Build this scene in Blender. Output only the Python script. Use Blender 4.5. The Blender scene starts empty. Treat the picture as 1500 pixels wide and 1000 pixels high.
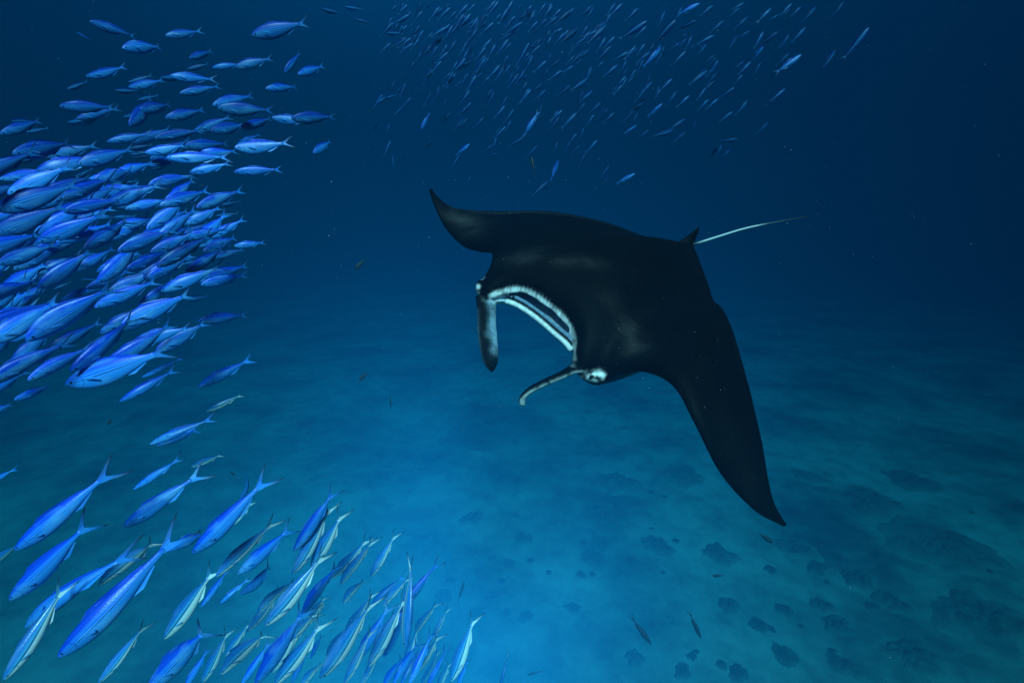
import bpy, bmesh, math, random
import numpy as np
from mathutils import Vector, Matrix, noise
from mathutils.kdtree import KDTree

# ------------------------------------------------------------------ camera, world, sun, exposure
scn = bpy.context.scene
COL = scn.collection
CAM_Z, PITCH = 12.0, 15.0
cam_data = bpy.data.cameras.new('camera')
cam_data.sensor_width = 36.0
cam_data.lens = 18.0
cam_data.clip_start = 0.02
cam_data.clip_end = 1000.0
cam = bpy.data.objects.new('camera', cam_data)
COL.objects.link(cam)
cam.location = (0, 0, CAM_Z)
cam.rotation_euler = (math.radians(90 - PITCH), 0, 0)
scn.camera = cam

SUN_ELEV = math.radians(47)
SUN_AZ = math.radians(171)          # compass bearing of the sun, clockwise from +Y (the view direction)
to_sun = Vector((math.sin(SUN_AZ) * math.cos(SUN_ELEV), math.cos(SUN_AZ) * math.cos(SUN_ELEV), math.sin(SUN_ELEV)))

world = bpy.data.worlds.new('World')
scn.world = world
world.use_nodes = True
wn, wl = world.node_tree.nodes, world.node_tree.links
sky = wn.new('ShaderNodeTexSky')
sky.sky_type = 'NISHITA'
sky.sun_disc = False
sky.sun_elevation = SUN_ELEV
sky.sun_rotation = SUN_AZ
bg = wn['Background']
bg.inputs['Strength'].default_value = 0.05
wl.new(sky.outputs['Color'], bg.inputs['Color'])

sun_data = bpy.data.lights.new('sun', 'SUN')
sun_data.energy = 4.5
sun_data.angle = math.radians(12)
sun_data.color = (1.0, 0.96, 0.91)
sun = bpy.data.objects.new('sun', sun_data)
COL.objects.link(sun)
sun.rotation_euler = to_sun.to_track_quat('Z', 'Y').to_euler()

scn.view_settings.view_transform = 'Standard'
scn.view_settings.look = 'None'
scn.view_settings.gamma = 1.0
scn.view_settings.exposure = 1.0
scn.view_settings.use_curve_mapping = False

scn.render.engine = 'CYCLES'
cy = scn.cycles
cy.use_denoising = True
cy.max_bounces = 6
cy.diffuse_bounces = 2
cy.glossy_bounces = 2
cy.transmission_bounces = 2
cy.volume_bounces = 1
cy.transparent_max_bounces = 8
cy.sample_clamp_indirect = 4.0

rng = random.Random(7)

# ------------------------------------------------------------------ helpers
def link(o, parent=None):
    COL.objects.link(o)
    if parent is not None:
        o.parent = parent
    return o

def tag(o, label=None, cat=None, group=None, kind=None):
    if label: o['label'] = label
    if cat: o['category'] = cat
    if group: o['group'] = group
    if kind: o['kind'] = kind
    return o

def empty(name, loc):
    e = bpy.data.objects.new(name, None)
    e.empty_display_size = 0.1
    e.location = loc
    return link(e)

def mesh_obj(name, verts, faces, mat, parent=None, smooth=True):
    me = bpy.data.meshes.new(name)
    me.from_pydata([tuple(v) for v in verts], [], faces)
    me.materials.append(mat)
    if smooth:
        me.polygons.foreach_set('use_smooth', [True] * len(me.polygons))
    me.update()
    return link(bpy.data.objects.new(name, me), parent)

FPX = 750.0            # focal length in pixels of the 1500 px wide photograph
cp, sp = math.cos(math.radians(90 - PITCH)), math.sin(math.radians(90 - PITCH))
def cam_to_world(v):
    x, y, z = v
    return Vector((x, cp * y - sp * z, sp * y + cp * z + CAM_Z))
def at(px, py, depth):
    """point seen at a photo pixel, a given distance in front of the lens plane"""
    return cam_to_world(((px - 750) / FPX * depth, (500 - py) / FPX * depth, -depth))
def on_floor(px, py, z=0.0):
    a, b = Vector((0, 0, CAM_Z)), at(px, py, 1.0)
    d = b - a
    return a + d * ((z - CAM_Z) / d.z)

def new_mat(name):
    m = bpy.data.materials.new(name)
    m.use_nodes = True
    nt = m.node_tree
    return m, nt, nt.nodes['Principled BSDF']

def ramp(nt, stops, interp='LINEAR'):
    r = nt.nodes.new('ShaderNodeValToRGB')
    r.color_ramp.interpolation = interp
    el = r.color_ramp.elements
    el[0].position, el[0].color = stops[0][0], (*stops[0][1], 1)
    el[1].position, el[1].color = stops[-1][0], (*stops[-1][1], 1)
    for p, c in stops[1:-1]:
        e = el.new(p)
        e.color = (*c, 1)
    return r

# ------------------------------------------------------------------ setting: sea floor, surface, water body
def floor_z(x, y):
    return (0.28 * noise.noise(Vector((x * 0.13, y * 0.13, 3.1))) + 0.10 * noise.noise(Vector((x * 0.5, y * 0.5, 9.4)))
            + 0.035 * noise.noise(Vector((x * 1.7, y * 1.7, 1.7))))

def build_floor():
    n = 170
    ax = [math.copysign(245 * (0.07 * abs(t) + 0.93 * abs(t) ** 3.4), t) for t in np.linspace(-1, 1, n)]
    vs = [(x, y + 8, floor_z(x, y + 8)) for y in ax for x in ax]
    fs = [(j * n + i, j * n + i + 1, (j + 1) * n + i + 1, (j + 1) * n + i) for j in range(n - 1) for i in range(n - 1)]
    m, nt, b = new_mat('sand')
    tc = nt.nodes.new('ShaderNodeTexCoord')
    n1 = nt.nodes.new('ShaderNodeTexNoise'); n1.inputs['Scale'].default_value = 0.2; n1.inputs['Detail'].default_value = 6; n1.inputs['Roughness'].default_value = 0.62
    n2 = nt.nodes.new('ShaderNodeTexNoise'); n2.inputs['Scale'].default_value = 1.3; n2.inputs['Detail'].default_value = 5
    for k in (n1, n2): nt.links.new(tc.outputs['Object'], k.inputs['Vector'])
    r1 = ramp(nt, [(0.35, (0.17, 0.17, 0.14)), (0.48, (0.44, 0.42, 0.35)), (0.60, (0.68, 0.65, 0.56))])
    r2 = ramp(nt, [(0.30, (0.55, 0.57, 0.52)), (0.55, (1, 1, 1))])
    nt.links.new(n1.outputs['Fac'], r1.inputs['Fac']); nt.links.new(n2.outputs['Fac'], r2.inputs['Fac'])
    mx = nt.nodes.new('ShaderNodeMix'); mx.data_type = 'RGBA'; mx.blend_type = 'MULTIPLY'; mx.inputs['Factor'].default_value = 0.75
    nt.links.new(r1.outputs['Color'], mx.inputs['A']); nt.links.new(r2.outputs['Color'], mx.inputs['B'])
    nt.links.new(mx.outputs['Result'], b.inputs['Base Color'])
    b.inputs['Roughness'].default_value = 0.95; b.inputs['Specular IOR Level'].default_value = 0.1
    bp = nt.nodes.new('ShaderNodeBump'); bp.inputs['Strength'].default_value = 0.6; bp.inputs['Distance'].default_value = 0.05
    nt.links.new(n2.outputs['Fac'], bp.inputs['Height']); nt.links.new(bp.outputs['Normal'], b.inputs['Normal'])
    tag(mesh_obj('sea_floor', vs, fs, m), 'pale rippled sand sea floor strewn with dark coral', 'sea floor', kind='structure')
build_floor()

SURF = CAM_Z + 8.0
def build_water():
    # underside of the sea surface: lets the steep daylight in, mirrors the deep water at grazing angles
    m = bpy.data.materials.new('sea_surface'); m.use_nodes = True
    nt = m.node_tree; nt.nodes.clear()
    out = nt.nodes.new('ShaderNodeOutputMaterial'); mix = nt.nodes.new('ShaderNodeMixShader')
    tr = nt.nodes.new('ShaderNodeBsdfTransparent'); gl = nt.nodes.new('ShaderNodeBsdfGlossy'); gl.inputs['Roughness'].default_value = 0.12
    fr = nt.nodes.new('ShaderNodeFresnel'); fr.inputs['IOR'].default_value = 1.33
    nt.links.new(fr.outputs['Fac'], mix.inputs['Fac']); nt.links.new(tr.outputs['BSDF'], mix.inputs[1]); nt.links.new(gl.outputs['BSDF'], mix.inputs[2])
    nt.links.new(mix.outputs['Shader'], out.inputs['Surface'])
    s = 260; n = 90
    ax = np.linspace(-s, s, n)
    vs = [(x, y + 8, SURF + 0.25 + 0.08 * noise.noise(Vector((x * .2, y * .2, 0)))) for y in ax for x in ax]
    fs = [(j * n + i, j * n + i + 1, (j + 1) * n + i + 1, (j + 1) * n + i) for j in range(n - 1) for i in range(n - 1)]
    tag(mesh_obj('water_surface', vs, fs, m), 'underside of the sea surface high above the rays', 'water', kind='structure')
    # the water itself
    v = bpy.data.materials.new('sea_water'); v.use_nodes = True
    nt = v.node_tree; nt.nodes.clear()
    out = nt.nodes.new('ShaderNodeOutputMaterial'); pv = nt.nodes.new('ShaderNodeVolumePrincipled')
    pv.inputs['Density'].default_value = 0.18
    pv.inputs['Color'].default_value = (0.001, 0.0235, 0.062, 1)
    pv.inputs['Absorption Color'].default_value = (0.07, 0.50, 0.60, 1)
    pv.inputs['Anisotropy'].default_value = -0.70
    nt.links.new(pv.outputs['Volume'], out.inputs['Volume'])
    x0, x1, y0, y1, z0, z1 = -250, 250, -242, 258, -1.4, SURF
    vs = [(x, y, z) for z in (z0, z1) for y in (y0, y1) for x in (x0, x1)]
    fs = [(0, 2, 3, 1), (4, 5, 7, 6), (0, 1, 5, 4), (2, 6, 7, 3), (0, 4, 6, 2), (1, 3, 7, 5)]
    tag(mesh_obj('haze', vs, fs, v, smooth=False), 'clear blue sea water fading into the distance', 'water', kind='stuff')
build_water()

# ------------------------------------------------------------------ manta ray
def catmull(keys, n):
    """smooth resampling of key rows (uniform parameter) to n rows"""
    K = np.asarray(keys, float); m = len(K)
    P = np.vstack([2 * K[0] - K[1], K, 2 * K[-1] - K[-2]])
    out = []
    for t in np.linspace(0, m - 1, n):
        i = min(int(t), m - 2); u = t - i
        a, b, c, d = P[i], P[i + 1], P[i + 2], P[i + 3]
        out.append(0.5 * ((2 * b) + (c - a) * u + (2 * a - 5 * b + 4 * c - d) * u * u + (3 * b - a - 3 * c + d) * u ** 3))
    return np.array(out)

def cp3(px, py, d):
    return np.array([(px - 750) / FPX * d, (500 - py) / FPX * d, -d])
def c_px(v):
    return 750 + FPX * v[0] / -v[2], 500 - FPX * v[1] / -v[2]

# columns: leading edge x,y,dist | trailing edge x,y,dist | lower-jaw x,y,dist | half thickness top, bottom | cavity depth
ST = [
 (630,276,3.42, 632,278,3.44, 630,277,3.43, .008,.006, 0),
 (637,300,3.33, 647,293,3.43, 638,301,3.34, .016,.012, 0),
 (652,331,3.24, 670,305,3.43, 653,332,3.25, .026,.020, 0),
 (676,356,3.08, 728,309,3.42, 677,357,3.09, .040,.030, 0),
 (700,364,2.88, 803,309,3.36, 701,366,2.90, .060,.045, 0),
 (722,367,2.68, 880,323,3.28, 723,370,2.70, .085,.065, 0),
 (719,390,2.50, 945,346,3.16, 720,394,2.52, .120,.10, 0),
 (704,420,2.37, 977,355,3.10, 706,428,2.40, .140,.14, 0),
 (709,437,2.28, 995,358,3.05, 716,441,2.31, .150,.15, .02),
 (735,427,2.27, 1003,358,3.03, 741,442,2.27, .155,.15, .16),
 (768,425,2.23, 1009,358,3.02, 763,451,2.23, .160,.15, .26),
 (802,445,2.17, 1016,358,3.00, 790,470,2.17, .160,.15, .30),
 (828,468,2.11, 1018,363,2.97, 812,489,2.11, .160,.15, .26),
 (843,495,2.06, 1022,373,2.92, 830,505,2.06, .155,.15, .16),
 (842,521,2.03, 1027,386,2.84, 839,521,2.06, .150,.15, .02),
 (848,543,2.02, 1032,399,2.76, 850,547,2.04, .145,.14, 0),
 (873,557,2.04, 1038,415,2.64, 875,561,2.06, .135,.12, 0),
 (905,543,1.98, 1046,439,2.53, 906,546,2.00, .110,.085, 0),
 (945,538,1.87, 1057,449,2.40, 946,541,1.89, .080,.060, 0),
 (990,561,1.74, 1072,478,2.24, 990,563,1.75, .058,.042, 0),
 (1022,618,1.67, 1093,548,2.06, 1022,619,1.68, .040,.030, 0),
 (1060,692,1.68, 1114,632,1.93, 1060,693,1.69, .026,.020, 0),
 (1110,747,1.77, 1131,724,1.88, 1110,748,1.78, .015,.012, 0),
 (1152,770,1.92, 1151,767,1.93, 1152,770,1.93, .006,.005, 0),
]
BLACK = np.array((0.0022, 0.0022, 0.0026)); WHITE = np.array((0.84, 0.88, 0.93)); PALE = np.array((0.42, 0.46, 0.50))
MSUP = np.array((0.10, 0.795, 0.598)); MFWD = np.array((-0.674, -0.389, 0.629))

def blob(px, py, cx, cy, rx, ry, ang=0.0):
    a = math.radians(ang); dx, dy = px - cx, py - cy
    u = (dx * math.cos(a) + dy * math.sin(a)) / rx; v = (-dx * math.sin(a) + dy * math.cos(a)) / ry
    return math.exp(-(u * u + v * v))

def back_colour(v):
    px, py = c_px(v)
    nz = 0.5 + 0.5 * noise.fractal(Vector(v) * 9.0, 0.8, 2.1, 4)
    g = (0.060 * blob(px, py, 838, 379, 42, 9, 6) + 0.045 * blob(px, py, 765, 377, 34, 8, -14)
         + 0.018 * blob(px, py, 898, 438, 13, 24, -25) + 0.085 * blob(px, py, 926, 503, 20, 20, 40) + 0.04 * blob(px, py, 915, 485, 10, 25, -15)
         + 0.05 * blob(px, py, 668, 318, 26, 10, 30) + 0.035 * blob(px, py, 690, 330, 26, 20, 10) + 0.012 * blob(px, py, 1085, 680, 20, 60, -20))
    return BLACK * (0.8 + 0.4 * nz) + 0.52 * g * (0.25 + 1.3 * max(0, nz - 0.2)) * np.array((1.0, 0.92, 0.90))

def build_manta():
    V, F, C = [], [], []
    def add(vs, fs, cs):
        o = len(V)
        V.extend(vs); C.extend(cs); F.extend([tuple(o + i for i in f) for f in fs])
    rows = []
    for s in ST:
        rows.append(np.concatenate([cp3(*s[0:3]), cp3(*s[3:6]), cp3(*s[6:9]), s[9:12]]))
    NS = 150
    R = catmull(rows, NS)
    A, B, J = R[:, 0:3], R[:, 3:6], R[:, 6:9].copy()
    tt, tb, cav = np.maximum(R[:, 9], .004), np.maximum(R[:, 10], .004), np.maximum(R[:, 11], 0)
    mid = (A + B) / 2
    N = np.zeros((NS, 3))
    for i in range(NS):
        sp_ = mid[min(i + 3, NS - 1)] - mid[max(i - 3, 0)]
        ch = A[i] - B[i]
        n = np.cross(ch, sp_); n /= np.linalg.norm(n) + 1e-9
        if n @ MSUP < 0: n = -n
        w = min(1, abs(i / (NS - 1) - 0.47) / 0.2)
        n = n * (0.2 + 0.8 * w) + MSUP * (1 - w) * 0.9
        N[i] = n / np.linalg.norm(n)
    for _ in range(12):
        N[1:-1] = (N[:-2] + 2 * N[1:-1] + N[2:]) / 4
        N /= np.linalg.norm(N, axis=1)[:, None]
    for i in range(NS):
        if cav[i] < .01: J[i] = J[i] - N[i] * .012
    foil = lambda c: (2.969 * math.sqrt(c) - 1.26 * c - 3.516 * c * c + 2.843 * c ** 3 - 1.036 * c ** 4)
    nt_, nf = 40, 17
    top_c = [0.5 * (1 + math.cos(math.pi * k / (nt_ - 1))) for k in range(nt_)]     # 1 -> 0
    loops, cols = [], []
    for i in range(NS):
        L, Cc = [], []
        span = abs(i / (NS - 1) - 0.47)
        ridge = math.exp(-(span / 0.09) ** 2)
        for c in top_c:                                    # back, tail end to lip
            h = tt[i] * foil(c)
            h += ridge * 0.035 * math.sin(math.pi * min(1, c * 1.1)) ** 2
            p = A[i] * (1 - c) + B[i] * c + N[i] * h
            L.append(p)
            Cc.append(back_colour(p))
        ch = (B[i] - A[i]); chl = np.linalg.norm(ch) + 1e-9; chd = ch / chl
        pal = A[i] - N[i] * .022
        deep = cav[i]
        for k in range(1, nf + 1):                         # front: lip, palate, throat, lower jaw
            u = k / (nf + 1)
            base = pal * (1 - u) + J[i] * u
            back = math.sin(math.pi * u) ** 0.7
            p = base + chd * deep * back - (0 if deep > .03 else chd * 0.0)
            if deep < .03:
                p = A[i] * (1 - u) + J[i] * u - chd * 0.012 * min(1, tt[i] / .05) * math.sin(math.pi * u)
            L.append(p)
            inner = np.array((0.50, 0.64, 0.82)) if deep > .03 else (BLACK * (1 - u) + PALE * u if span < .2 else BLACK)
            Cc.append(inner)
        for c in reversed(top_c):                          # belly, jaw to tail end
            h = tb[i] * (math.sin(math.pi * c ** 0.75) ** 1.4 * 0.9)
            p = J[i] * (1 - c) + (B[i] - N[i] * .004) * c - N[i] * h
            L.append(p)
            kb = min(1, max(0, (c - .10) / .08)) * min(1, max(0, (.93 - c) / .08)) * min(1, max(0, (.40 - span) / .08))
            if 0.30 < i / (NS - 1) < 0.64: kb = max(kb, min(1, max(0, (.93 - c) / .08)))
            Cc.append(BLACK * (1 - kb) + WHITE * 0.75 * kb)
        loops.append(L); cols.append(Cc)
    G = np.array(loops)                                    # even out the back between stations, rims held
    hold = np.array([min(1, c / .12) * min(1, max(0, .8 - c) / .25) for c in top_c])
    wsp = np.array([math.exp(-((i / (NS - 1) - 0.60) / 0.18) ** 2) for i in range(NS)])
    for _ in range(150):
        avg = (G[:-2, :nt_] + G[2:, :nt_]) / 2
        G[1:-1, :nt_] += (avg - G[1:-1, :nt_]) * (0.5 * hold)[None, :, None] * wsp[1:-1, None, None]
    loops = [list(q) for q in G]
    n = len(loops[0])
    vs = [p for L in loops for p in L]; cs = [c for Cc in cols for c in Cc]
    fs = [(i * n + k, i * n + (k + 1) % n, (i + 1) * n + (k + 1) % n, (i + 1) * n + k) for i in range(NS - 1) for k in range(n)]
    fs += [tuple(range(n)), tuple(reversed(range((NS - 1) * n, NS * n)))]
    add(vs, fs, cs)

    def tube(path, radii, colf, seg=12, flat=None, wdir=None):
        """closed tube; flat = half-width per ring along wdir (ribbon) while radii is its half thickness"""
        P = np.asarray(path); m = len(P); vs, cs = [], []
        for i in range(m):
            t = P[min(i + 1, m - 1)] - P[max(i - 1, 0)]; t /= np.linalg.norm(t) + 1e-9
            w = np.asarray(wdir[i]) if wdir is not None else np.array((0.3, 0.5, 0.8))
            w = w - t * (w @ t); w /= np.linalg.norm(w)
            b = np.cross(t, w)
            for k in range(seg):
                a = 2 * math.pi * k / seg
                fw = flat[i] if flat is not None else radii[i]
                p = P[i] + w * fw * math.cos(a) + b * radii[i] * math.sin(a)
                vs.append(p); cs.append(colf(i / (m - 1), math.cos(a), math.sin(a), p))
        fs = [(i * seg + k, i * seg + (k + 1) % seg, (i + 1) * seg + (k + 1) % seg, (i + 1) * seg + k) for i in range(m - 1) for k in range(seg)]
        fs += [tuple(reversed(range(seg))), tuple(range((m - 1) * seg, m * seg))]
        add(vs, fs, cs)

    # lips
    i0, i1 = int(8.5 / 23 * (NS - 1)), int(14.4 / 23 * (NS - 1))
    up = np.array([A[i] - N[i] * .008 for i in range(i0, i1)])
    def lipcol(u, ca, sa, p):
        g = noise.noise(Vector(p) * 38) * 0.5 + noise.noise(Vector(p) * 90) * 0.3
        k = min(1, max(0, 0.85 + g * 1.5)) * (1.0 if u < 0.72 else 0.45)
        return BLACK * (1 - k) + WHITE * k
    up = catmull(up, 150); m = len(up)
    tube(up, [.0070 + .004 * noise.noise(Vector(p) * 22) for q, p in enumerate(up)], lipcol)
    jw = catmull([J[i] for i in range(i0 + 3, i1 - 4)], 140)
    tube(jw, [.0105] * len(jw), lambda u, ca, sa, p: WHITE * 0.95, wdir=[MSUP] * len(jw))
    # dark seam and gill-plate edge behind the lower lip
    tube(jw + np.array([.005, .017, -.006]), [.006] * len(jw), lambda u, ca, sa, p: BLACK * 2.0, seg=8)
    tube(jw + np.array([.012, .034, -.018]), [.007] * len(jw), lambda u, ca, sa, p: np.array((0.16, 0.26, 0.40)), seg=8)

    # cephalic lobes
    k = [(712,436,2.31,.052), (713,462,2.26,.046), (714,490,2.22,.046), (717,515,2.18,.042), (719,533,2.15,.030), (720.5,545,2.14,.008)]
    P = catmull([np.append(cp3(a, b, d), w) for a, b, d, w in k], 26)
    wd = [np.array((1.0, 0.0, -0.55 + 0.2 * q / 25)) for q in range(26)]
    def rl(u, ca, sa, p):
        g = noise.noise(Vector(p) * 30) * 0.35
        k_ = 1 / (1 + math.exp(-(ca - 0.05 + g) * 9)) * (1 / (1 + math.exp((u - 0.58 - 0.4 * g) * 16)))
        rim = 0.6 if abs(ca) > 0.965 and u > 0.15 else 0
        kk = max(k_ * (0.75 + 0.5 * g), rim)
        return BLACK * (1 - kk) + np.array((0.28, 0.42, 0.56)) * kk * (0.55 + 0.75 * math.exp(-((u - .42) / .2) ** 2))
    tube(P[:, :3], [.014 * min(1, w / .03) + .003 for w in P[:, 3]], rl, seg=20, flat=P[:, 3], wdir=wd)
    k = [(860,538,2.08,.046), (841,541,2.03,.040), (819,551,1.99,.032), (796,561,1.96,.027), (776,572,1.93,.024), (765,584,1.91,.022), (766,595,1.90,.012)]
    P = catmull([np.append(cp3(a, b, d), w) for a, b, d, w in k], 26)
    wd = [np.array((0.25, 0.28 + 0.9 * max(0, q / 25 - 0.75), -1.0)) for q in range(26)]
    def ll(u, ca, sa, p):
        g = noise.noise(Vector(p) * 40) * 0.5
        kk = 0.0
        if sa > 0.25 + g * .3: kk = 0.35
        if ca < -0.9 and g > -.05 and sa > -.3: kk = 0.7
        if u > 0.90: kk = max(kk, 0.55)
        if abs(sa) < 0.2 and g > .12: kk = max(kk, 0.4)
        return BLACK * (1 - kk) + np.array((0.6, 0.7, 0.76)) * kk
    tube(P[:, :3], [.0105 * min(1, w / .02) + .002 for w in P[:, 3]], ll, seg=20, flat=P[:, 3], wdir=wd)

    # eye mounds
    def ball(c, r, colf, sc=(1, 1, 1)):
        vs, cs = [], []; nu, nv = 18, 12
        for a in range(nv + 1):
            th = math.pi * a / nv
            for b in range(nu):
                ph = 2 * math.pi * b / nu
                d = np.array((math.sin(th) * math.cos(ph) * sc[0], math.sin(th) * math.sin(ph) * sc[1], math.cos(th) * sc[2]))
                p = c + d * r
                vs.append(p); cs.append(colf(p))
        fs = [(a * nu + b, a * nu + (b + 1) % nu, (a + 1) * nu + (b + 1) % nu, (a + 1) * nu + b) for a in range(nv) for b in range(nu)]
        add(vs, fs, cs)
    def eyecol(p):
        g = noise.noise(Vector(p) * 45)
        k_ = min(1, max(0, 0.45 + g * 2.4))
        return BLACK * (1 - k_) + WHITE * k_
    ball(cp3(873, 551, 2.035), .036, eyecol, (1.2, .8, .9))
    ball(cp3(705, 422, 2.37), .034, eyecol, (.8, 1.2, 1.0))

    # dorsal fin
    prof = [(978,361,3.00), (995,353,3.00), (1010,342,3.02), (1027,329,3.06), (1024,340,3.06), (1019,354,3.05), (1010,366,3.00)]
    poly = np.array([cp3(*q) for q in prof]); nn = np.cross(poly[3] - poly[0], poly[5] - poly[0]); nn /= np.linalg.norm(nn)
    cen = poly.mean(0)
    vs = [p for p in poly] + [cen + nn * .022, cen - nn * .022]
    q = len(poly)
    add(vs, [(i, (i + 1) % q, q) for i in range(q)] + [((i + 1) % q, i, q + 1) for i in range(q)], [BLACK] * len(vs))

    # voxel union into one skin
    me = bpy.data.meshes.new('manta_source')
    base = cp3(900, 470, 2.55)
    org = cam_to_world(base)
    W = [cam_to_world(v) - org for v in V]
    me.from_pydata([tuple(w) for w in W], [], F)
    me.update()
    bm = bmesh.new(); bm.from_mesh(me); bmesh.ops.recalc_face_normals(bm, faces=bm.faces[:]); bm.to_mesh(me); bm.free()
    tmp = link(bpy.data.objects.new('manta_source', me))
    rm = tmp.modifiers.new('r', 'REMESH'); rm.mode = 'VOXEL'; rm.voxel_size = 0.006; rm.adaptivity = 0
    sm = tmp.modifiers.new('s', 'SMOOTH'); sm.factor = 0.5; sm.iterations = 5
    dg = bpy.context.evaluated_depsgraph_get()
    skin = bpy.data.meshes.new_from_object(tmp.evaluated_get(dg))
    skin.name = 'manta_skin'
    bpy.data.objects.remove(tmp)
    kd = KDTree(len(W))
    for i, w in enumerate(W): kd.insert(w, i)
    kd.balance()
    Carr = np.array(C)
    col = np.ones((len(skin.vertices), 4), np.float32)
    for v in skin.vertices:
        hits = kd.find_n(v.co, 5)
        ws = np.array([1 / (h[2] + 1e-4) ** 2 for h in hits])
        col[v.index, :3] = (Carr[[h[1] for h in hits]] * ws[:, None]).sum(0) / ws.sum()
    at_ = skin.color_attributes.new('skin_colour', 'FLOAT_COLOR', 'POINT')
    at_.data.foreach_set('color', col.ravel())
    skin.polygons.foreach_set('use_smooth', [True] * len(skin.polygons))

    m, nt, b = new_mat('manta_skin')
    a = nt.nodes.new('ShaderNodeAttribute'); a.attribute_name = 'skin_colour'
    tc = nt.nodes.new('ShaderNodeTexCoord'); nz = nt.nodes.new('ShaderNodeTexNoise'); nz.inputs['Scale'].default_value = 60; nz.inputs['Detail'].default_value = 6
    nt.links.new(tc.outputs['Object'], nz.inputs['Vector'])
    rr = ramp(nt, [(0.3, (0.7, 0.7, 0.7)), (0.7, (1.2, 1.2, 1.2))])
    nt.links.new(nz.outputs['Fac'], rr.inputs['Fac'])
    mx = nt.nodes.new('ShaderNodeMix'); mx.data_type = 'RGBA'; mx.blend_type = 'MULTIPLY'; mx.inputs['Factor'].default_value = 1
    nt.links.new(a.outputs['Color'], mx.inputs['A']); nt.links.new(rr.outputs['Color'], mx.inputs['B'])
    vo = nt.nodes.new('ShaderNodeTexNoise'); vo.inputs['Scale'].default_value = 95; vo.inputs['Detail'].default_value = 2
    mpn = nt.nodes.new('ShaderNodeMapping'); mpn.inputs['Rotation'].default_value = (0.4, 0.2, 0.9); mpn.inputs['Scale'].default_value = (1.0, 0.25, 1.0)
    nt.links.new(tc.outputs['Object'], mpn.inputs['Vector']); nt.links.new(mpn.outputs['Vector'], vo.inputs['Vector'])
    fl_ = nt.nodes.new('ShaderNodeMapRange'); fl_.inputs['From Min'].default_value = 0.70; fl_.inputs['From Max'].default_value = 0.80; fl_.inputs['To Max'].default_value = 0.10
    nt.links.new(vo.outputs['Fac'], fl_.inputs['Value'])
    sc_ = nt.nodes.new('ShaderNodeMix'); sc_.data_type = 'RGBA'; sc_.inputs['B'].default_value = (0.5, 0.5, 0.5, 1)
    nt.links.new(fl_.outputs['Result'], sc_.inputs['Factor']); nt.links.new(mx.outputs['Result'], sc_.inputs['A'])
    nt.links.new(sc_.outputs['Result'], b.inputs['Base Color'])
    b.inputs['Roughness'].default_value = 0.6; b.inputs['Specular IOR Level'].default_value = 0.05
    bp = nt.nodes.new('ShaderNodeBump'); bp.inputs['Strength'].default_value = 0.25; bp.inputs['Distance'].default_value = 0.004
    nt.links.new(nz.outputs['Fac'], bp.inputs['Height']); nt.links.new(bp.outputs['Normal'], b.inputs['Normal'])
    skin.materials.clear(); skin.materials.append(m)

    root = empty('manta_ray', org)
    tag(root, 'large black manta ray gliding with open white-rimmed mouth and curled head lobes', 'manta ray')
    link(bpy.data.objects.new('body', skin), root)

    # whip tail
    mt, nt, b = new_mat('manta_tail'); b.inputs['Roughness'].default_value = 0.5
    ta = nt.nodes.new('ShaderNodeAttribute'); ta.attribute_name = 'run'
    r = ramp(nt, [(0.0, (0.012, 0.012, 0.014)), (0.14, (0.05, 0.06, 0.07)), (0.22, (0.55, 0.60, 0.66)), (0.58, (0.75, 0.78, 0.82)), (0.68, (0.10, 0.12, 0.14)), (1.0, (0.012, 0.012, 0.014))])  # pale middle stretch is a highlight painted along the tail
    nt.links.new(ta.outputs['Fac'], r.inputs['Fac']); nt.links.new(r.outputs['Color'], b.inputs['Base Color'])
    P = catmull([cp3(1006, 360, 3.02), cp3(1022, 356, 3.10), cp3(1060, 344, 3.28), cp3(1090, 335, 3.42), cp3(1122, 328, 3.58), cp3(1155, 322, 3.74), cp3(1188, 316, 3.9)], 50)
    seg = 8; vs, run = [], []
    for i in range(50):
        t = P[min(i + 1, 49)] - P[max(i - 1, 0)]; t /= np.linalg.norm(t)
        u = np.cross(t, (0, 0, 1.0)); u /= np.linalg.norm(u); w = np.cross(t, u)
        rad = .0060 * (1 - i / 49) ** 0.6 + .0018 if i > 3 else .012
        for k_ in range(seg):
            an = 2 * math.pi * k_ / seg
            vs.append(cam_to_world(P[i] + (u * math.cos(an) + w * math.sin(an)) * rad) - org); run.append(i / 49)
    fs = [(i * seg + k_, i * seg + (k_ + 1) % seg, (i + 1) * seg + (k_ + 1) % seg, (i + 1) * seg + k_) for i in range(49) for k_ in range(seg)]
    fs += [tuple(reversed(range(seg))), tuple(range(49 * seg, 50 * seg))]
    t = mesh_obj('tail', vs, fs, mt, root)
    aa = t.data.attributes.new('run', 'FLOAT', 'POINT'); aa.data.foreach_set('value', run)

    # eyes
    me_, nt, b = new_mat('manta_eye'); b.inputs['Base Color'].default_value = (0.01, 0.01, 0.012, 1); b.inputs['Roughness'].default_value = 0.15
    for c in (cp3(867, 551, 2.004), cp3(702, 425, 2.345)):
        bm = bmesh.new(); bmesh.ops.create_uvsphere(bm, u_segments=16, v_segments=10, radius=.0085)
        for v in bm.verts: v.co.z *= 0.65
        e = bpy.data.meshes.new('eye'); bm.to_mesh(e); bm.free(); e.materials.append(me_)
        e.polygons.foreach_set('use_smooth', [True] * len(e.polygons))
        o = link(bpy.data.objects.new('eye', e), root); o.location = cam_to_world(c) - org
    return root
build_manta()

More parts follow.
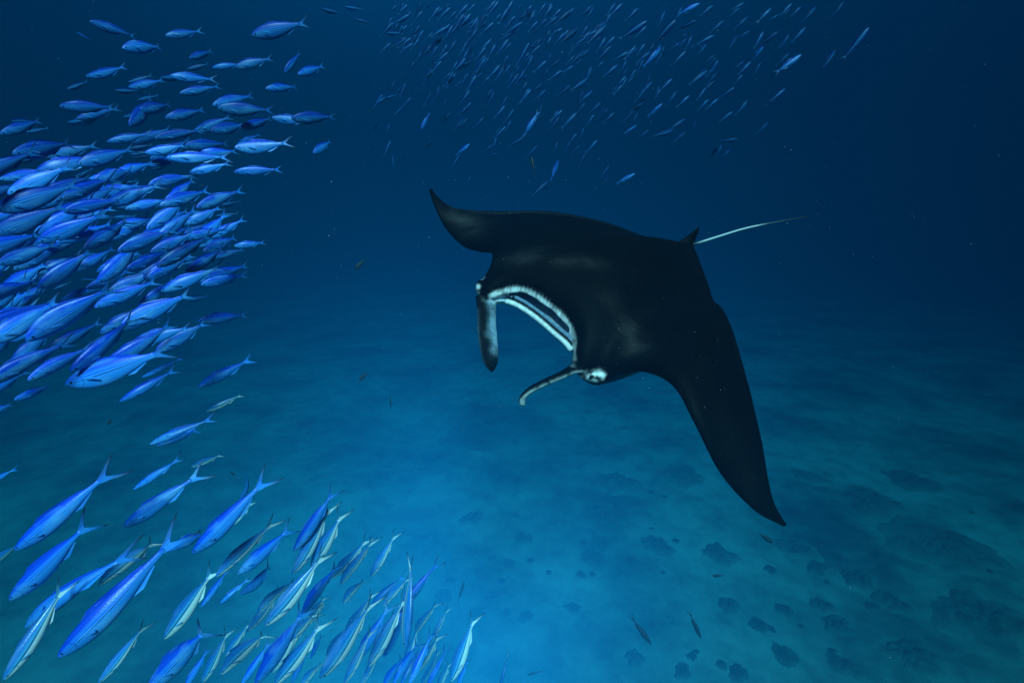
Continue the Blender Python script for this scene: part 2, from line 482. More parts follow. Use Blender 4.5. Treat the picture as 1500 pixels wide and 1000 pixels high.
# ------------------------------------------------------------------ fusilier fish
def fish_material(name, belly, flank, back, dark, metallic=0.0, sheen_k=0.6, lift=0.0, spec=0.5):
    m, nt, b = new_mat(name)
    a = nt.nodes.new('ShaderNodeAttribute'); a.attribute_name = 'skin_map'     # x: nose 0 .. tail 1, y: belly 0 .. back 1, z: black mark
    sx = nt.nodes.new('ShaderNodeSeparateXYZ'); nt.links.new(a.outputs['Vector'], sx.inputs['Vector'])
    fl = tuple(0.6 * x + 0.4 * y for x, y in zip(flank, (0.08, 0.5, 0.9)))
    r = ramp(nt, [(0.0, belly), (0.40 + lift, belly), (0.452 + lift, fl), (0.462 + lift, dark), (0.49 + lift * 1.25, dark), (0.50 + lift * 1.25, fl), (0.53 + lift * .75, fl), (0.578 + lift * .1, flank), (0.60, flank), (0.612, dark), (0.628, fl),
                  (0.70, flank), (0.712, dark), (0.726, fl), (0.745, back), (0.80, back), (0.812, dark), (0.83, back), (1.0, tuple(0.6 * x for x in back))])
    nt.links.new(sx.outputs['Y'], r.inputs['Fac'])
    oi = nt.nodes.new('ShaderNodeObjectInfo')
    hsv = nt.nodes.new('ShaderNodeHueSaturation')
    mr = nt.nodes.new('ShaderNodeMapRange'); mr.inputs['To Min'].default_value = 0.8; mr.inputs['To Max'].default_value = 1.25
    nt.links.new(oi.outputs['Random'], mr.inputs['Value']); nt.links.new(mr.outputs['Result'], hsv.inputs['Value'])
    nt.links.new(r.outputs['Color'], hsv.inputs['Color'])
    mx = nt.nodes.new('ShaderNodeMix'); mx.data_type = 'RGBA'
    mx.inputs['B'].default_value = (0.012, 0.012, 0.03, 1)
    # iridescent sheen painted into the base colour as pale flecks, different on every fish
    tc = nt.nodes.new('ShaderNodeTexCoord'); off = nt.nodes.new('ShaderNodeVectorMath'); off.operation = 'ADD'
    sc_ = nt.nodes.new('ShaderNodeMapping'); sc_.inputs['Scale'].default_value = (2.2, 5.0, 7.0)
    k9 = nt.nodes.new('ShaderNodeMath'); k9.operation = 'MULTIPLY'; k9.inputs[1].default_value = 31.0
    nt.links.new(oi.outputs['Random'], k9.inputs[0])
    nt.links.new(tc.outputs['Object'], sc_.inputs['Vector']); nt.links.new(sc_.outputs['Vector'], off.inputs[0]); nt.links.new(k9.outputs['Value'], off.inputs[1])
    nz = nt.nodes.new('ShaderNodeTexNoise'); nz.inputs['Scale'].default_value = 1.0; nz.inputs['Detail'].default_value = 3
    nt.links.new(off.outputs['Vector'], nz.inputs['Vector'])
    fk = nt.nodes.new('ShaderNodeMapRange'); fk.inputs['From Min'].default_value = 0.52; fk.inputs['From Max'].default_value = 0.74; fk.inputs['To Max'].default_value = sheen_k
    nt.links.new(nz.outputs['Fac'], fk.inputs['Value'])
    sheen = nt.nodes.new('ShaderNodeMix'); sheen.data_type = 'RGBA'; sheen.inputs['B'].default_value = (*[0.5 * q + 0.5 * w for q, w in zip(belly, (0.25, 0.7, 0.95))], 1)
    nt.links.new(fk.outputs['Result'], sheen.inputs['Factor']); nt.links.new(hsv.outputs['Color'], sheen.inputs['A'])
    nt.links.new(sx.outputs['Z'], mx.inputs['Factor']); nt.links.new(sheen.outputs['Result'], mx.inputs['A'])
    # edge of the gill cover, and fine scales
    d2 = nt.nodes.new('ShaderNodeMath'); d2.operation = 'SUBTRACT'; d2.inputs[1].default_value = 0.48; nt.links.new(sx.outputs['Y'], d2.inputs[0])
    d3 = nt.nodes.new('ShaderNodeMath'); d3.operation = 'MULTIPLY'; nt.links.new(d2.outputs[0], d3.inputs[0]); nt.links.new(d2.outputs[0], d3.inputs[1])
    d4 = nt.nodes.new('ShaderNodeMath'); d4.operation = 'MULTIPLY_ADD'; d4.inputs[1].default_value = 0.30; nt.links.new(d3.outputs[0], d4.inputs[0]); nt.links.new(sx.outputs['X'], d4.inputs[2])
    gl = ramp(nt, [(0.0, (1, 1, 1)), (0.192, (1, 1, 1)), (0.200, (0.35, 0.4, 0.5)), (0.210, (1.0, 1.0, 1.0)), (1.0, (1, 1, 1))]); nt.links.new(d4.outputs[0], gl.inputs['Fac'])
    gm = nt.nodes.new('ShaderNodeMix'); gm.data_type = 'RGBA'; gm.blend_type = 'MULTIPLY'; gm.inputs['Factor'].default_value = 0.8
    nt.links.new(mx.outputs['Result'], gm.inputs['A']); nt.links.new(gl.outputs['Color'], gm.inputs['B'])
    nt.links.new(gm.outputs['Result'], b.inputs['Base Color'])
    vr = nt.nodes.new('ShaderNodeTexVoronoi'); vr.inputs['Scale'].default_value = 75; nt.links.new(tc.outputs['Object'], vr.inputs['Vector'])
    bp = nt.nodes.new('ShaderNodeBump'); bp.inputs['Strength'].default_value = 0.08; bp.inputs['Distance'].default_value = 0.004
    nt.links.new(vr.outputs['Distance'], bp.inputs['Height']); nt.links.new(bp.outputs['Normal'], b.inputs['Normal'])
    b.inputs['Roughness'].default_value = 0.44 - 0.12 * spec; b.inputs['Metallic'].default_value = metallic
    b.inputs['Specular IOR Level'].default_value = spec
    return m
MAT_BLUE = fish_material('fusilier_blue', (0.02, 0.22, 0.75), (0.004, 0.14, 0.95), (0.003, 0.08, 0.85), (0.002, 0.012, 0.14))  # blue belly: shade on the underside painted into its colour
MAT_HALF_DIM = fish_material('fusilier_half_dim', (0.012, 0.13, 0.46), (0.003, 0.08, 0.56), (0.002, 0.05, 0.46), (0.002, 0.012, 0.12), sheen_k=0.3, spec=0.3)  # darker copy of the blue skin, water haze painted into its colours
MAT_FAR_DIM = fish_material('fusilier_far_dim', (0.003, 0.036, 0.17), (0.002, 0.025, 0.17), (0.001, 0.018, 0.13), (0.001, 0.008, 0.05), sheen_k=0.03, spec=0.15)  # darkest copy, dimness of the high and distant fish painted in
MAT_SILVER = fish_material('fusilier_silver', (0.74, 0.90, 1.0), (0.05, 0.40, 0.90), (0.015, 0.20, 0.72), (0.004, 0.01, 0.03), lift=0.055, spec=1.0, sheen_k=0.22)
EYE_M, _nt, _b = new_mat('fish_eye'); _b.inputs['Base Color'].default_value = (0.008, 0.008, 0.012, 1); _b.inputs['Roughness'].default_value = 0.12
FIN_M = None

S_ = [0, .03, .08, .15, .25, .38, .5, .62, .74, .85, .93, 1.0]
H_ = [.006, .030, .052, .074, .096, .107, .102, .086, .062, .038, .026, .026]
def bend_fn(bend, sbend):
    def f(x, y, z):
        s = max(0.0, -x)
        off = bend * (s * s - 0.25 * s) + sbend * math.sin(2.6 * s) * s
        return (x + 0.25 * abs(bend) * s * s, y + off, z)
    return f

def fish_parts(depth, bend, sbend, spread):
    """vertex, face and skin-map lists of every piece of one fish, nose at the origin, tail towards -X"""
    f = bend_fn(bend, sbend)
    parts = {}
    seg = 16; vs, mp = [], []
    sl = np.linspace(0, 1, 26) ** 1.15
    for s in sl:
        h = float(np.interp(s, S_, H_)) * depth; w = h * (0.62 if s < .8 else 0.62 - 1.3 * (s - .8)) / max(depth, .8) * 0.95
        zc = -0.010 * math.sin(math.pi * min(1, s * 1.2))
        for k in range(seg):
            a = 2 * math.pi * k / seg
            ca, sa = math.cos(a), math.sin(a)
            vs.append(f(-s, w * ca, zc + h * sa)); mp.append((s, 0.5 + 0.5 * sa, 0.0))
    n = len(sl)
    fs = [(i * seg + k, (i + 1) * seg + k, (i + 1) * seg + (k + 1) % seg, i * seg + (k + 1) % seg) for i in range(n - 1) for k in range(seg)]
    fs += [tuple(range(seg)), tuple(reversed(range((n - 1) * seg, n * seg)))]
    parts['body'] = (vs, fs, mp)
    def plate(outline, th, mapf, yoff=0.0, cup=0.0):
        """thin closed plate from an x,z outline; every vertex bent with the body"""
        pv, pm = [], []
        q = len(outline)
        for sgn in (1, -1):
            for (x, z) in outline:
                pv.append(f(x, yoff + sgn * th + cup * z * z, z)); pm.append(mapf(x, z))
        pf = [tuple(range(q)), tuple(reversed(range(q, 2 * q)))] + [(i, q + i, q + (i + 1) % q, (i + 1) % q) for i in range(q)]
        return pv, pf, pm
    t = spread
    up = [(-.965, .0), (-.975, .023), (-1.01, .036), (-1.06, .066 * t), (-1.14, .115 * t), (-1.22, .152 * t), (-1.26, .166 * t), (-1.215, .136 * t), (-1.145, .088 * t), (-1.085, .036 * t), (-1.055, .0)]
    tv, tf, tm = [], [], []
    for sg in (1, -1):
        a, b, c = plate([(x, sg * z) for x, z in up], .0035, lambda x, z: (1.0, 0.62 if z > 0 else 0.40, 1.0 if x < -1.16 else (0.45 if x < -1.13 else 0.0)))
        o = len(tv); tv += a; tf += [tuple(o + i for i in fc) for fc in b]; tm += c
    parts['tail_fin'] = (tv, tf, tm)
    top = lambda s: float(np.interp(s, S_, H_)) * depth - 0.010 * math.sin(math.pi * min(1, s * 1.2)) - .008
    bot = lambda s: -float(np.interp(s, S_, H_)) * depth - 0.010 * math.sin(math.pi * min(1, s * 1.2)) + .008
    ss = [.30, .38, .48, .6, .72, .82]; hh = [.0, .020, .020, .016, .012, .005]
    parts['dorsal_fin'] = plate([(-s, top(s)) for s in ss] + [(-s - .015, top(s) + .008 + h) for s, h in reversed(list(zip(ss, hh)))], .003, lambda x, z: (0.5, 0.9, 0.15))
    ss = [.62, .70, .78, .86]; hh = [.0, .030, .018, .004]
    parts['anal_fin'] = plate([(-s, bot(s)) for s in ss] + [(-s - .015, bot(s) - .008 - h) for s, h in reversed(list(zip(ss, hh)))], .003, lambda x, z: (0.5, 0.35, 0.0))
    for sg in (1, -1):
        w = float(np.interp(.26, S_, H_)) * depth * .6
        pv, pm = [], []
        for d in (0.0, .004):
            for (x, y, z) in ((-.235, w * .92, -.012), (-.265, w * .92, -.034), (-.37, w + .030, -.050), (-.385, w + .034, -.036), (-.31, w + .012, -.016)):
                pv.append(f(x, sg * y, z + d)); pm.append((.3, .5, 0.1))
        parts['pectoral_fin%d' % sg] = (pv, [(0, 1, 2, 3, 4), (9, 8, 7, 6, 5)] + [(i, 5 + i, 5 + (i + 1) % 5, (i + 1) % 5) for i in range(5)], pm)
        ev, ef = [], []
        hw = float(np.interp(.075, S_, H_)) * depth * .58
        c = f(-.075, sg * hw * .93, .006)
        for i in range(5):
            th = math.pi * i / 4
            for k in range(8):
                ph = 2 * math.pi * k / 8
                ev.append((c[0] + .012 * math.sin(th) * math.cos(ph), c[1] + .009 * math.cos(th), c[2] + .012 * math.sin(th) * math.sin(ph)))
        ef = [(i * 8 + k, i * 8 + (k + 1) % 8, (i + 1) * 8 + (k + 1) % 8, (i + 1) * 8 + k) for i in range(4) for k in range(8)]
        parts['eye%d' % sg] = (ev, ef, [(0, .5, 1)] * len(ev))
    return parts

def to_mesh(name, vs, fs, mp, mat):
    me = bpy.data.meshes.new(name)
    me.from_pydata(vs, [], fs)
    bm = bmesh.new(); bm.from_mesh(me); bmesh.ops.recalc_face_normals(bm, faces=bm.faces[:]); bm.to_mesh(me); bm.free()
    a = me.attributes.new('skin_map', 'FLOAT_VECTOR', 'POINT'); a.data.foreach_set('vector', np.array(mp, np.float32).ravel())
    me.polygons.foreach_set('use_smooth', [len(p.vertices) == 4 for p in me.polygons])
    me.materials.append(mat)
    return me

SHAPES = {}
def shape(depth, bend, mat, whole):
    key = (depth, bend, mat.name, whole)
    if key in SHAPES: return SHAPES[key]
    P = fish_parts(depth, bend, 0.05 * (1 if bend > 0 else -1), 0.80)
    if whole:
        V, F, M = [], [], []
        for k, (v, fc, mp) in P.items():
            if k.startswith(('pectoral', 'eye')): continue
            o = len(V); V += v; F += [tuple(o + i for i in q) for q in fc]; M += mp
        SHAPES[key] = to_mesh('small_fusilier', V, F, M, mat)
    else:
        SHAPES[key] = {k: to_mesh(k.rstrip('-1'), v, fc, mp, EYE_M if k.startswith('eye') else mat) for k, (v, fc, mp) in P.items()}
    return SHAPES[key]

BENDS = [-0.30, -0.16, -0.05, 0.05, 0.16, 0.30]
SL = 0.24
def fish_matrix(nx, ny, tx, ty, tilt, roll, sl=SL):
    """nose and tail-root pixels; tilt: degrees the nose comes towards the lens; size stays real, distance follows"""
    L = math.hypot(nx - tx, ny - ty)
    T = math.radians(tilt)
    D = sl * math.cos(T) * FPX / max(L, 4)
    nose, tail = at(nx, ny, D - sl * math.sin(T) / 2), at(tx, ty, D + sl * math.sin(T) / 2)
    X = (nose - tail); s = X.length; X.normalize()
    Z = Vector((0, 0, 1)); Z = (Z - X * Z.dot(X)).normalized()
    Z.rotate(Matrix.Rotation(math.radians(roll), 3, X))
    Y = Z.cross(X)
    M = Matrix((X, Y, Z)).transposed().to_4x4()
    return Matrix.Translation(nose) @ M @ Matrix.Scale(s, 4)

COUNT = 0
def add_fish(M, depth, bend, mat, label, group, whole=False):
    global COUNT
    COUNT += 1
    sh = shape(depth, bend, mat, whole)
    if whole:
        o = link(bpy.data.objects.new('fusilier_fish', sh))
    else:
        o = link(bpy.data.objects.new('fusilier_fish', None)); o.empty_display_size = 0.05
        for k, me in sh.items():
            link(bpy.data.objects.new(k.rstrip('-1'), me), o)
    o.matrix_basis = M
    return tag(o, label, 'fish', group)

# nose x,y, tail-root x,y, look: b blue, s silver-bellied, d dark narrow; tilt
NEAR = """22 806 131 716 b|-18 832 28 787 s|14 879 113 783 b|37 920 136 814 d|5 996 91 878 s|85 963 228 826 b|145 857 229 772 s|-32 716 10 686 d|181 772 266 709 b|195 717 254 675 d|280 684 324 663 s|
219 651 297 611 d|229 653 303 617 b|302 602 349 582 s|290 567 355 531 b|175 588 248 547 b|208 552 268 530 d|247 807 318 762 b|282 810 370 727 b|350 731 382 695 d|335 772 366 742 s|316 845 391 761 s|348 841 414 783 b|
240 936 304 849 s|214 1014 322 891 b|294 889 334 837 d|322 884 356 850 d|351 870 422 825 d|144 1000 207 927 s|296 1000 331 935 s|323 988 393 897 c|376 901 424 830 s|388 916 470 829 c|430 807 483 731 b|428 840 484 758 s|456 831 497 756 s|
442 904 485 814 b|485 847 533 792 s|498 856 539 788 s|502 884 531 834 c|542 845 577 791 s|374 1003 441 886 b|422 941 465 881 s|402 1003 466 915 s|428 1000 448 946 d|469 993 542 897 w|504 1000 542 933 s|539 976 590 888 c|543 888 577 846 d|
561 888 593 838 c|595 950 595 836 w|582 896 637 834 b|608 928 633 874 c|586 1004 617 947 d|598 1004 630 936 d|616 1004 638 957 s|640 1010 657 967 s|660 998 693 917 c|733 1012 737 962 s|575 1004 612 930 d|562 962 600 880 b|520 968 560 905 b|
398 985 440 915 s|352 1004 392 945 d|560 1010 588 950 b|455 965 470 925 d|268 1010 300 960 b|
505 930 540 866 s|528 1004 560 948 s|452 915 478 862 c|610 985 640 925 s|630 940 655 898 c|478 960 512 905 s|410 965 446 905 c|668 1010 682 972 d|545 945 572 895 s|362 925 405 868 s|330 960 362 912 c|590 975 612 930 c|625 1008 650 952 b|440 1008 470 955 c"""
LEFT = """-32 256 40 226|38 222 105 211|80 226 135 215|30 276 94 248|18 300 102 272|100 286 164 263|110 306 167 290|75 346 143 317|68 335 130 300|8 336 85 307|-22 366 47 345|38 386 100 355|72 411 128 373|-32 401 23 382|-28 436 38 410|
62 481 142 419|0 491 77 446|-12 480 55 441|84 504 148 477|-2 551 77 498|58 546 117 509|-28 581 35 548|33 581 74 567|-20 606 22 587|124 528 198 474|172 525 248 487|243 506 294 475|213 496 272 482|127 553 232 518|304 468 352 459|
198 466 264 434|308 414 355 405|158 441 224 410|198 303 247 291|230 268 273 255|250 296 305 278|300 299 341 280|282 323 318 305|238 323 278 308|316 343 354 325|245 381 296 347|310 363 352 345|285 391 330 367|352 359 383 355|
226 403 278 380|188 361 241 336|158 401 213 357|253 419 315 393|310 404 354 390|14 192 62 177|104 156 160 158|124 171 168 160|145 36 190 52|193 69 240 62|140 110 188 104|198 176 229 147|200 126 240 120|117 50 132 58|130 236 190 218|
253 51 290 45|285 83 312 75|320 98 350 94|355 96 392 88|262 112 308 115|325 151 370 140|400 129 438 125|421 101 436 80|445 106 475 95|295 189 335 175|335 159 390 161|362 185 400 175|410 174 450 180|465 220 488 205|355 208 380 197|
360 216 415 216|285 213 333 212|357 251 405 248|262 231 325 232|440 173 485 172|385 48 440 36|205 205 245 190|225 222 268 216|140 262 185 250|190 282 232 272|60 262 108 240|180 330 226 318|20 420 70 396|100 440 150 415|-10 320 40 300|
160 480 205 452|215 440 255 415|5 460 50 430|240 350 280 335|150 345 195 330|265 345 300 330|90 470 130 445|-20 520 30 490|180 250 225 236|290 250 330 240|240 200 285 190|170 205 215 196|215 160 255 152|255 170 300 160|275 135 315 128|
-15 285 30 268|120 390 165 365|170 425 215 398|290 345 325 335|320 375 352 365|215 385 255 365|140 420 185 395|60 300 105 285|-25 340 15 325|30 520 75 485|225 240 262 232|300 225 342 222|320 190 360 183|245 300 282 290"""
UPPER = """552 178 550 192|577 170 591 155|553 150 568 140|617 190 626 168|566 145 577 138|630 213 634 203|679 172 668 190|674 226 660 244|688 211 670 226|633 205 622 217|770 195 787 165|734 185 724 200|768 201 745 213|787 213 771 231|
818 235 806 262|803 265 783 285|857 225 848 245|892 243 880 260|891 257 884 270|946 146 924 163|970 152 951 168|933 183 913 197|987 190 960 200|1003 174 985 188|1053 215 1040 228|930 254 906 268|1082 204 1056 206|948 31 911 55|990 29 958 62|
1020 30 995 42|1025 5 997 20|968 70 948 95|1005 75 985 95|1035 65 1020 80|1080 52 1062 74|1076 128 1056 142|1048 118 1030 135|1036 103 1014 122|1140 47 1115 65|1118 68 1105 86|1174 80 1140 105|1223 74 1205 98|1273 40 1240 82|1160 5 1144 22|1236 3 1218 25|
775 63 757 95|780 12 770 25|765 33 738 50|836 15 815 35|846 40 825 62|888 37 865 60|895 68 875 88|855 75 840 92|822 85 808 100|861 115 838 132|868 133 850 148|800 132 782 148|775 130 762 150|722 130 708 150|726 65 715 85|733 95 715 115|
644 10 630 28|638 80 634 98|608 90 597 108|690 20 672 42|668 60 655 80|683 85 665 105|620 120 622 140|698 110 685 130|655 40 632 52|600 22 575 35|565 48 590 50|520 28 540 33|505 10 530 15|470 12 500 20|700 42 685 62|745 15 733 35|
712 20 700 42|810 8 795 28|868 8 850 25|912 5 895 22|935 12 918 30|905 95 885 112|930 110 915 128|880 150 865 165|845 165 825 185|900 165 884 180|760 108 745 128|690 150 676 168|645 130 635 152|660 165 645 182|708 172 695 188|740 155 725 172|820 170 806 190|
1060 30 1042 48|1095 25 1078 42|1100 90 1084 108|1130 12 1112 30|985 115 968 132|1010 140 994 155|955 120 938 140|1180 40 1163 60|1195 10 1178 32|1150 130 1132 146|875 205 860 222|845 195 832 212|690 258 682 270|590 225 592 240|575 228 578 245"""
def rows(t):
    return [r.split() for r in t.replace('\n', '').split('|') if r.strip()]

G1 = 'fusiliers streaming over the sand at the bottom of the school'
LOOK = {'b': (MAT_BLUE, 'vivid blue striped fusilier with black tail tips swimming over the sandy bottom', (-12, 12), (-4, 20)),
        's': (MAT_SILVER, 'slim fusilier showing a white belly under a black side line over the sand', (-12, 14), (-16, 6)),
        'w': (MAT_SILVER, 'broad pale fusilier flashing its whole white flank over the sand', (-12, 12), (-30, -18)),
        'c': (MAT_SILVER, 'cyan-backed fusilier with fine dark stripes swimming over the sand', (-12, 12), (-6, 14)),
        'd': (MAT_BLUE, 'narrow dark-backed fusilier seen from above over the sandy bottom', (-10, 20), (38, 62))}
UNIQUE = {(85, 963): 'largest fusilier of all, deep blue with black tail tips, near the seabed fish',
          (22, 806): 'large blue fusilier with upright black tail tip leading the fish above the sand',
          (290, 567): 'solitary striped blue fusilier just below the dense mid-water school',
          (595, 950): 'pale fusilier hanging almost vertically, head down, among slanting silver fish',
          (733, 1012): 'lone silver fusilier apart from the others over open sand, tail up',
          (660, 998): 'pale cyan fusilier at the outer edge of the group over the sand',
          (469, 993): 'big white-flanked fusilier with bold black side line overlapping a smaller one',
          (316, 845): 'white-bellied fusilier beside a pair of overlapping blue ones',
          (240, 936): 'white-bellied fusilier between two large blue fusiliers over the sand',
          (282, 810): 'striped blue fusilier overlapping a plainer one in front of its belly',
          (247, 807): 'plain blue fusilier half hidden behind a striped one',
          (280, 684): 'small thin silver fusilier alone above the fish over the sand',
          (219, 651): 'dark-backed fusilier of the tight pair between the two schools',
          (229, 653): 'blue fusilier of the tight pair between the two schools',
          (302, 602): 'thin pale fusilier just behind the tight pair',
          (181, 772): 'mid-sized blue fusilier swimming clear of the others over dim sand',
          (195, 717): 'narrow dark fusilier above a mid-sized blue one'}
for r in rows(NEAR):
    x0, y0, x1, y1 = map(float, r[:4]); lk = LOOK[r[4]]
    M = fish_matrix(x0, y0, x1, y1, rng.uniform(*lk[2]), rng.uniform(*lk[3]), SL * rng.uniform(.9, 1.1))
    small = math.hypot(x0 - x1, y0 - y1) < 45
    add_fish(M, {'w': 1.3, 'd': 0.78, 'b': 0.86, 's': 0.95}.get(r[4], 1.05), rng.choice(BENDS[1:] + [0.42] if r[4] in 'swc' else [-0.42] + BENDS + [0.42]), lk[0], UNIQUE.get((int(x0), int(y0)), lk[1]), G1, whole=small)

G2 = 'dense school of blue fusiliers in open water'
FILL = []
r5 = random.Random(33)
while len(FILL) < 60:
    x, y = r5.uniform(0, 350), r5.gauss(340, 75)
    if not 200 < y < 500 or x > 350 - max(0, y - 400) * 1.6: continue
    a = math.radians(r5.gauss(24, 7)); L = r5.uniform(46, 66) * (1.1 - x / 1400)
    FILL.append((x - L * math.cos(a), y + L * math.sin(a), x, y))
for r in rows(LEFT) + FILL:
    x0, y0, x1, y1 = map(float, r[:4])
    x0, y0 = x1 + (x0 - x1) * 1.3, y1 + (y0 - y1) * 1.3
    L = math.hypot(x0 - x1, y0 - y1)
    M = fish_matrix(x0, y0, x1, y1, rng.uniform(12, 38), rng.uniform(-14, 16), (SL if y1 > 215 else SL * 1.35) * rng.uniform(.92, 1.12))
    if y1 < 130: lab = 'hazy blue fusilier in the thin top layer of the dense school'
    elif y1 < 240: lab = ('blue fusilier' if L > 58 else 'small hazy blue fusilier') + ' in the upper ranks of the dense school'
    elif x1 > 285: lab = ('blue fusilier' if L > 50 else 'small blue fusilier') + ' trailing at the rear of the dense school, facing its mass'
    elif y1 > 440: lab = ('large deep-bodied blue fusilier' if L > 85 else 'blue fusilier') + ' along the lower fringe of the dense school'
    elif L > 85: lab = 'large deep-bodied blue fusilier in the packed heart of the dense school'
    elif L > 58: lab = 'blue fusilier with black tail tips in the packed heart of the dense school'
    else: lab = 'small blue fusilier glimpsed behind others in the heart of the dense school'
    add_fish(M, rng.choice((1.15, 1.3, 1.42)), rng.choice(BENDS), MAT_HALF_DIM if y1 < 215 or rng.random() < .25 else MAT_BLUE, lab, G2, whole=L < 48)

G3 = 'small fusiliers high above the manta ray'
for r in rows(UPPER)[:56]:
    x0, y0, x1, y1 = map(float, r[:4])
    L = math.hypot(x0 - x1, y0 - y1)
    D = rng.uniform(7.5, 10.5) * (0.9 if L > 30 else 1.0)
    sl = min(.36, max(.26, L / FPX * D)); c = min(1, L / FPX * D / sl)
    D = min(D, 0.97 * sl * FPX / L)
    tilt = math.degrees(math.acos(min(1, L / FPX * D / sl))) * rng.choice((-1, 1))
    M = fish_matrix(x0, y0, x1, y1, tilt, rng.uniform(-25, 25), sl)
    add_fish(M, 1.15, rng.choice(BENDS[1:5]), MAT_FAR_DIM if rng.random() < .85 else MAT_HALF_DIM, 'tiny faint blue fusilier in the loose shoal above the manta ray', G3, whole=True)

# the uncountable rest of the shoal, too faint to pick apart
def far_shoal():
    P = fish_parts(1.2, 0.1, 0.05, 0.85)
    bv, bf, bmp = [], [], []
    for k in ('body', 'tail_fin', 'dorsal_fin'):
        v, fc, mp = P[k]; o = len(bv); bv += v; bf += [tuple(o + i for i in q) for q in fc]; bmp += mp
    V, F, M = [], [], []
    r2 = random.Random(21)
    spots = []
    for q in rows(UPPER)[56:]: spots.append((*map(float, q[:4]), 8.0, 11.0))
    while len(spots) < 330:
        x, y = r2.uniform(560, 1180), abs(r2.gauss(0, 95))
        if y > 230 or r2.random() > math.exp(-((x - 760) / 230) ** 2) + .15: continue
        a = math.radians(r2.gauss(52, 12)); L = r2.uniform(14, 26)
        spots.append((x, y, x - L * math.cos(a), y + L * math.sin(a), 9.0, 13.0))
    while len(spots) < 390:
        x, y = r2.gauss(190, 110), r2.gauss(260, 90)
        if y < 90 or x > 360 or x < -20: continue
        a = math.radians(r2.gauss(18, 10)); L = r2.uniform(28, 40)
        spots.append((x - L * math.cos(a), y + L * math.sin(a) * .6, x, y, 4.2, 5.6))
    for (a, b, c, d, d0, d1) in spots:
        D = r2.uniform(d0, d1); L = math.hypot(a - c, b - d); sl = max(.2, L / FPX * D)
        M4 = fish_matrix(a, b, c, d, math.degrees(math.acos(min(1, L / FPX * D / sl))), r2.uniform(-25, 25), sl)
        o = len(V)
        V += [tuple(M4 @ Vector(v)) for v in bv]; F += [tuple(o + i for i in q) for q in bf]; M += bmp
    o = link(bpy.data.objects.new('distant_fish_shoal', to_mesh('distant_fish_shoal', V, F, M, MAT_FAR_DIM)))
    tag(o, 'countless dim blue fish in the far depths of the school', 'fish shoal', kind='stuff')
far_shoal()

# ------------------------------------------------------------------ dark reef fish near the bottom
RF, _nt, _b = new_mat('reef_fish'); _b.inputs['Base Color'].default_value = (0.02, 0.024, 0.03, 1); _b.inputs['Roughness'].default_value = 0.6
_nz = _nt.nodes.new('ShaderNodeTexNoise'); _nz.inputs['Scale'].default_value = 9
_r = ramp(_nt, [(0.35, (0.012, 0.015, 0.02)), (0.65, (0.04, 0.045, 0.05))]); _nt.links.new(_nz.outputs['Fac'], _r.inputs['Fac']); _nt.links.new(_r.outputs['Color'], _b.inputs['Base Color'])
def reef_mesh(depth):
    P = fish_parts(depth, 0.06, 0.0, 0.55)
    V, F, M = [], [], []
    for k in ('body', 'tail_fin', 'dorsal_fin', 'anal_fin'):
        v, fc, mp = P[k]; o = len(V); V += v; F += [tuple(o + i for i in q) for q in fc]; M += mp
    return to_mesh('reef_fish', V, F, M, RF)
RM = {0.85: reef_mesh(0.85), 1.6: reef_mesh(1.6)}
for x0, y0, x1, y1, d, dep, lab in [
    (954, 943, 928, 908, 5.5, .85, 'slender dark reef fish diving head-down over the coral rubble'),
    (1027, 934, 1012, 902, 6.0, .85, 'dark grey reef fish swimming beside a slender diving one'),
    (1132, 795, 1114, 782, 6.5, 1.6, 'stubby dark reef fish below the drooping wing tip of the manta'),
    (526, 557, 538, 546, 6.0, 1.6, 'small dark oval fish hovering before the pale sand slope'),
    (573, 597, 571, 578, 6.5, .85, 'thin dark fish pointing straight down in open water'),
    (345, 696, 336, 690, 5.0, 1.6, 'tiny dark fish near the school over the sand'),
    (1043, 843, 1058, 842, 7.0, 1.6, 'tiny dark fish low over the coral patches'),
    (158, 622, 163, 613, 3.5, 1.6, 'tiny dark fish alone beneath the dense blue school'),
    (778, 228, 783, 252, 4.5, .85, 'thin dark fish hanging nose-up above the manta wing'),
    (772, 988, 792, 982, 6.0, .85, 'small dark fish skimming the sand beyond the lone silver fusilier'),
    (520, 395, 534, 380, 7.0, 1.6, 'faint dark fish in the open blue water beside the manta'),
    (680, 850, 672, 880, 6.5, .85, 'faint dark fish gliding over pale sand near the silver fusiliers')]:
    L = math.hypot(x0 - x1, y0 - y1)
    o = link(bpy.data.objects.new('reef_fish', RM[dep])); o.matrix_basis = fish_matrix(x0, y0, x1, y1, 0, rng.uniform(-20, 20), L / FPX * d)
    tag(o, lab, 'fish', 'dark reef fish near the bottom')

# ------------------------------------------------------------------ coral heads
CM, nt, b = new_mat('coral_rock')
tc = nt.nodes.new('ShaderNodeTexCoord'); nz = nt.nodes.new('ShaderNodeTexNoise'); nz.inputs['Scale'].default_value = 5; nz.inputs['Detail'].default_value = 8; nz.inputs['Roughness'].default_value = .7
nt.links.new(tc.outputs['Object'], nz.inputs['Vector'])
r = ramp(nt, [(0.32, (0.11, 0.112, 0.09)), (0.52, (0.22, 0.215, 0.175)), (0.72, (0.40, 0.38, 0.32))]); nt.links.new(nz.outputs['Fac'], r.inputs['Fac'])
